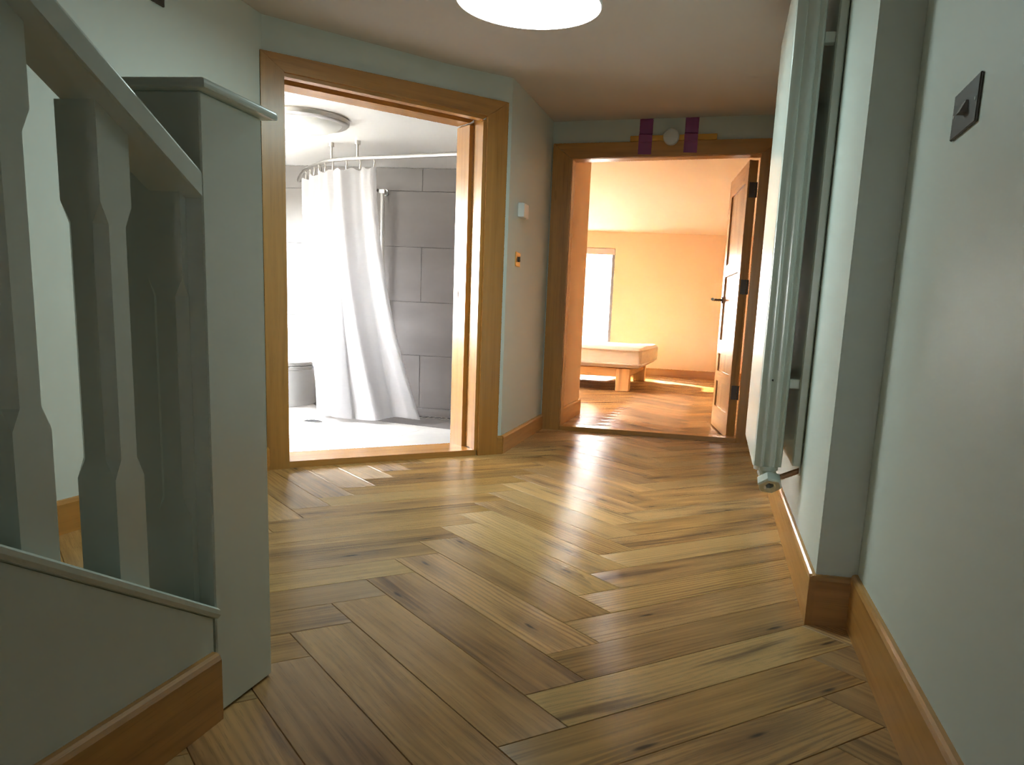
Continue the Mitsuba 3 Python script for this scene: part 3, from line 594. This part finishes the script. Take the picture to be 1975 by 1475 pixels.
thing('toilet', 'white ceramic toilet with a square cistern behind the curtain', 'toilet')
tx = -3.89
def loft(secs, n=40):
    V, F = [], []
    for (yc, a, bf, bb, z) in secs:
        for i in range(n):
            th = 2 * math.pi * i / n; c, s = math.cos(th), math.sin(th)
            e = 0.94
            V.append((tx + a * math.copysign(abs(c) ** e, c), yc + (bb if s > 0 else bf) * math.copysign(abs(s) ** e, s), z))
    for j in range(len(secs) - 1):
        for i in range(n):
            q = (i + 1) % n; F += [(j * n + i, j * n + q, (j + 1) * n + q), (j * n + i, (j + 1) * n + q, (j + 1) * n + i)]
    for b0, fl in ((0, True), ((len(secs) - 1) * n, False)):
        for i in range(1, n - 1): F.append((b0, b0 + i + 1, b0 + i) if fl else (b0, b0 + i, b0 + i + 1))
    m = trimesh.Trimesh(V, F, process=False); m.fix_normals(); return m
add('toilet__bowl', loft([(7.0, 0.235, 0.36, 0.46, 0.002), (7.0, 0.235, 0.36, 0.46, 0.05), (7.0, 0.25, 0.40, 0.46, 0.2), (7.0, 0.265, 0.44, 0.46, 0.30), (7.0, 0.265, 0.44, 0.46, 0.325)]), 'mat_ceramic', 35)
add('toilet__seat', loft([(7.0, 0.268, 0.455, 0.26, 0.327), (7.0, 0.273, 0.46, 0.265, 0.335), (7.0, 0.273, 0.46, 0.265, 0.352), (7.0, 0.268, 0.455, 0.26, 0.358)]), 'mat_white', 35)
add('toilet__lid', loft([(7.0, 0.268, 0.455, 0.26, 0.362), (7.0, 0.274, 0.462, 0.266, 0.37), (7.0, 0.270, 0.458, 0.262, 0.392), (7.0, 0.22, 0.42, 0.23, 0.402)]), 'mat_white', 35)
add('toilet__cistern', rbox(tx - 0.22, tx + 0.22, 7.285, 7.484, 0.327, 0.80, 0.015), 'mat_ceramic')
add('toilet__cistern__lid', rbox(tx - 0.232, tx + 0.232, 7.272, 7.486, 0.802, 0.842, 0.010), 'mat_ceramic')
add('toilet__cistern__button', cyl((tx, 7.38, 0.842), (tx, 7.38, 0.849), 0.026, 24), 'mat_chrome', 40)

# ------------------------------------------------------------------ bedroom shell
ZR, YK = 2.45, 14.94
struct('ceiling_bedroom', 'cream bedroom ceiling')
add('ceiling_bedroom', rbox(-4.7, 1.2, YB + 0.0605, 15.2, ZR, ZR + 0.1), 'mat_bed_ceiling')
add('wall_bedroom__inner_panel', ext(Polygon([(-1.6, -0.05), (1.1, -0.05), (1.1, 2.449), (-1.6, 2.449)], [[(-1.25, -0.02), (-1.25, 2.11), (0.205, 2.175), (0.205, -0.02)]]), 0.059, (0, YB + 0.0605, 0), (1, 0, 0), (0, 0, 1), (0, 1, 0)), 'mat_peach')
struct('wall_bedroom_nib', 'short peach wall just inside the bedroom')
add('wall_bedroom_nib', rbox(-1.7, -1.3, YB + BT, 7.96, -0.05, ZR), 'mat_peach')
struct('wall_bedroom_near', 'bedroom wall beside the bathroom')
add('wall_bedroom_near', rbox(-4.7, -1.7005, 7.80, 7.96, -0.05, ZR + 0.05), 'mat_peach')
struct('wall_bedroom_back', 'peach back wall of the bedroom')
add('wall_bedroom_back', ext(Polygon([(-4.7, -0.06), (1.2, -0.06), (1.2, ZR + 0.05), (-4.7, ZR + 0.05)], [[(-3.15, 0.50), (-3.15, 2.17), (-1.935, 2.17), (-1.935, 0.50)]]), 0.26, (0, YK, 0), (1, 0, 0), (0, 0, 1), (0, 1, 0)), 'mat_peach')
struct('wall_bedroom_left', 'bedroom wall with a window')
add('wall_bedroom_left', ext(Polygon([(7.8, -0.06), (15.1, -0.06), (15.1, ZR + 0.05), (7.8, ZR + 0.05)], [[(9.4, 0.6), (9.4, 2.3), (11.8, 2.3), (11.8, 0.6)]]), 0.2, (-4.7, 0, 0), (0, 1, 0), (0, 0, 1), (1, 0, 0)), 'mat_peach')
struct('wall_bedroom_right', 'bedroom wall behind the door')
add('wall_bedroom_right', rbox(1.0, 1.2, YB + 0.0605, 15.1, -0.06, ZR + 0.05), 'mat_peach')
for nm, p, q, sd, lab in (('baseboard_bedroom_back', (-4.5, YK), (1.0, YK), (0, -1), 'oak baseboard along the back wall of the bedroom'), ('baseboard_bedroom_nib', (-1.3, YB + BT), (-1.3, 7.96), (1, 0), 'oak baseboard just inside the bedroom'),
                          ('baseboard_bedroom_near', (-3.4, 7.96), (-1.3, 7.96), (0, 1), 'oak baseboard of the near bedroom wall')):
    baseboard(nm, p, q, sd, 0.14); labels[nm]['label'] = lab
struct('window_1', 'tall bright bedroom window with a dark frame')
for x0, x1, z0, z1 in ((-3.15, -3.09, 0.50, 2.17), (-1.995, -1.936, 0.50, 2.17), (-3.0895, -1.9955, 0.50, 0.56), (-3.0895, -1.9955, 2.11, 2.17), (-2.585, -2.545, 0.5605, 2.1095)):
    if x0 != -2.585: add('window_1__frame', rbox(x0, x1, YK + 0.10, YK + 0.17, z0, z1, 0.004), 'mat_window_frame')
add('window_1__pane', trimesh.Trimesh([(-3.09, YK + 0.135, 0.56), (-1.995, YK + 0.135, 0.56), (-1.995, YK + 0.135, 2.11), (-3.09, YK + 0.135, 2.11)], [(0, 1, 2), (0, 2, 3)]), 'mat_glass')
add('window_1__sill', rbox(-3.149, -1.9355, YK + 0.001, YK + 0.099, 0.5005, 0.52), 'mat_white')
thing('roller_blind', 'rolled up beige blind at the top of the bedroom window', 'blind')
add('roller_blind__roll', cyl((-3.13, YK + 0.05, 2.11), (-1.95, YK + 0.05, 2.11), 0.045, 24), 'mat_blind', 40)
add('roller_blind__fascia', rbox(-3.14, -1.94, YK - 0.002, YK + 0.004, 2.06, 2.165), 'mat_blind')
struct('window_3', 'second bedroom window')
for q in ((9.4, 9.46), (10.57, 10.63), (11.74, 11.8)): add('window_3__frame', rbox(-4.63, -4.57, q[0], q[1], 0.6, 2.3), 'mat_white')
for y0, y1 in ((9.4605, 10.5695), (10.6305, 11.7395)):
    for z in (0.6, 2.24): add('window_3__frame', rbox(-4.63, -4.57, y0, y1, z, z + 0.06), 'mat_white')
    add('window_3__pane', trimesh.Trimesh([(-4.6, y0, 0.66), (-4.6, y1, 0.66), (-4.6, y1, 2.24), (-4.6, y0, 2.24)], [(0, 1, 2), (0, 2, 3)]), 'mat_glass')

# bed
thing('bed_frame', 'low pine bed base with square legs in the bedroom', 'bed')
BX0, BX1, BY0, BY1 = -3.6, -1.14, 11.0, 13.5
wood('bed_frame__rail', rbox(BX0, BX1 - 0.18, BY0 + 0.02, BY0 + 0.07, 0.19, 0.305, 0.006), (1, 0, 0), 'mat_bed_wood')
wood('bed_frame__rail', rbox(BX0, BX1 - 0.18, BY1 - 0.07, BY1 - 0.02, 0.19, 0.305, 0.006), (1, 0, 0), 'mat_bed_wood')
wood('bed_frame__rail', rbox(BX1 - 0.07, BX1 - 0.02, BY0 + 0.181, BY1 - 0.181, 0.19, 0.305, 0.006), (0, 1, 0), 'mat_bed_wood')
for x in (BX0, BX1 - 0.18):
    for y in (BY0, BY1 - 0.18): wood('bed_frame__leg', rbox(x + 0.0005, x + 0.18, y, y + 0.18, 0.001, 0.305, 0.008), (0, 0, 1), 'mat_bed_wood')
for i in range(9):
    x = BX0 + 0.2 + 0.24 * i; wood('bed_frame__slat', rbox(x, x + 0.09, BY0 + 0.075, BY1 - 0.075, 0.285, 0.304), (0, 1, 0), 'mat_bed_wood')
thing('mattress', 'thick pale mattress on the pine bed base', 'mattress')
mm = rbox(-3.65, -0.98, 10.92, 13.6, 0.307, 0.59, 0.045)
for _ in range(4): mm = mm.subdivide()
trimesh.smoothing.filter_laplacian(mm, iterations=6)
v = mm.vertices.copy(); v[:, 2] = np.maximum(v[:, 2], 0.3068)
nv = mm.vertex_normals
v += nv * (0.010 * np.sin(v[:, [0]] * 5.1) * np.sin(v[:, [1]] * 4.3)) * (v[:, [2]] > 0.36)
mm.vertices = v
add('mattress__body', mm, 'mat_mattress', True)
for z in (0.36, 0.545):
    c = [(-3.63, 10.94), (-1.0, 10.94), (-1.0, 13.58), (-3.63, 13.58)]
    pts = [p for p in fillet([(-2.3, 10.925, z), (-0.985, 10.925, z), (-0.985, 13.595, z), (-3.645, 13.595, z), (-3.645, 10.925, z), (-2.3, 10.925, z)], 0.06, 6)]
    add('mattress__piping', tube(pts, 0.012, 8), 'mat_mattress', True)
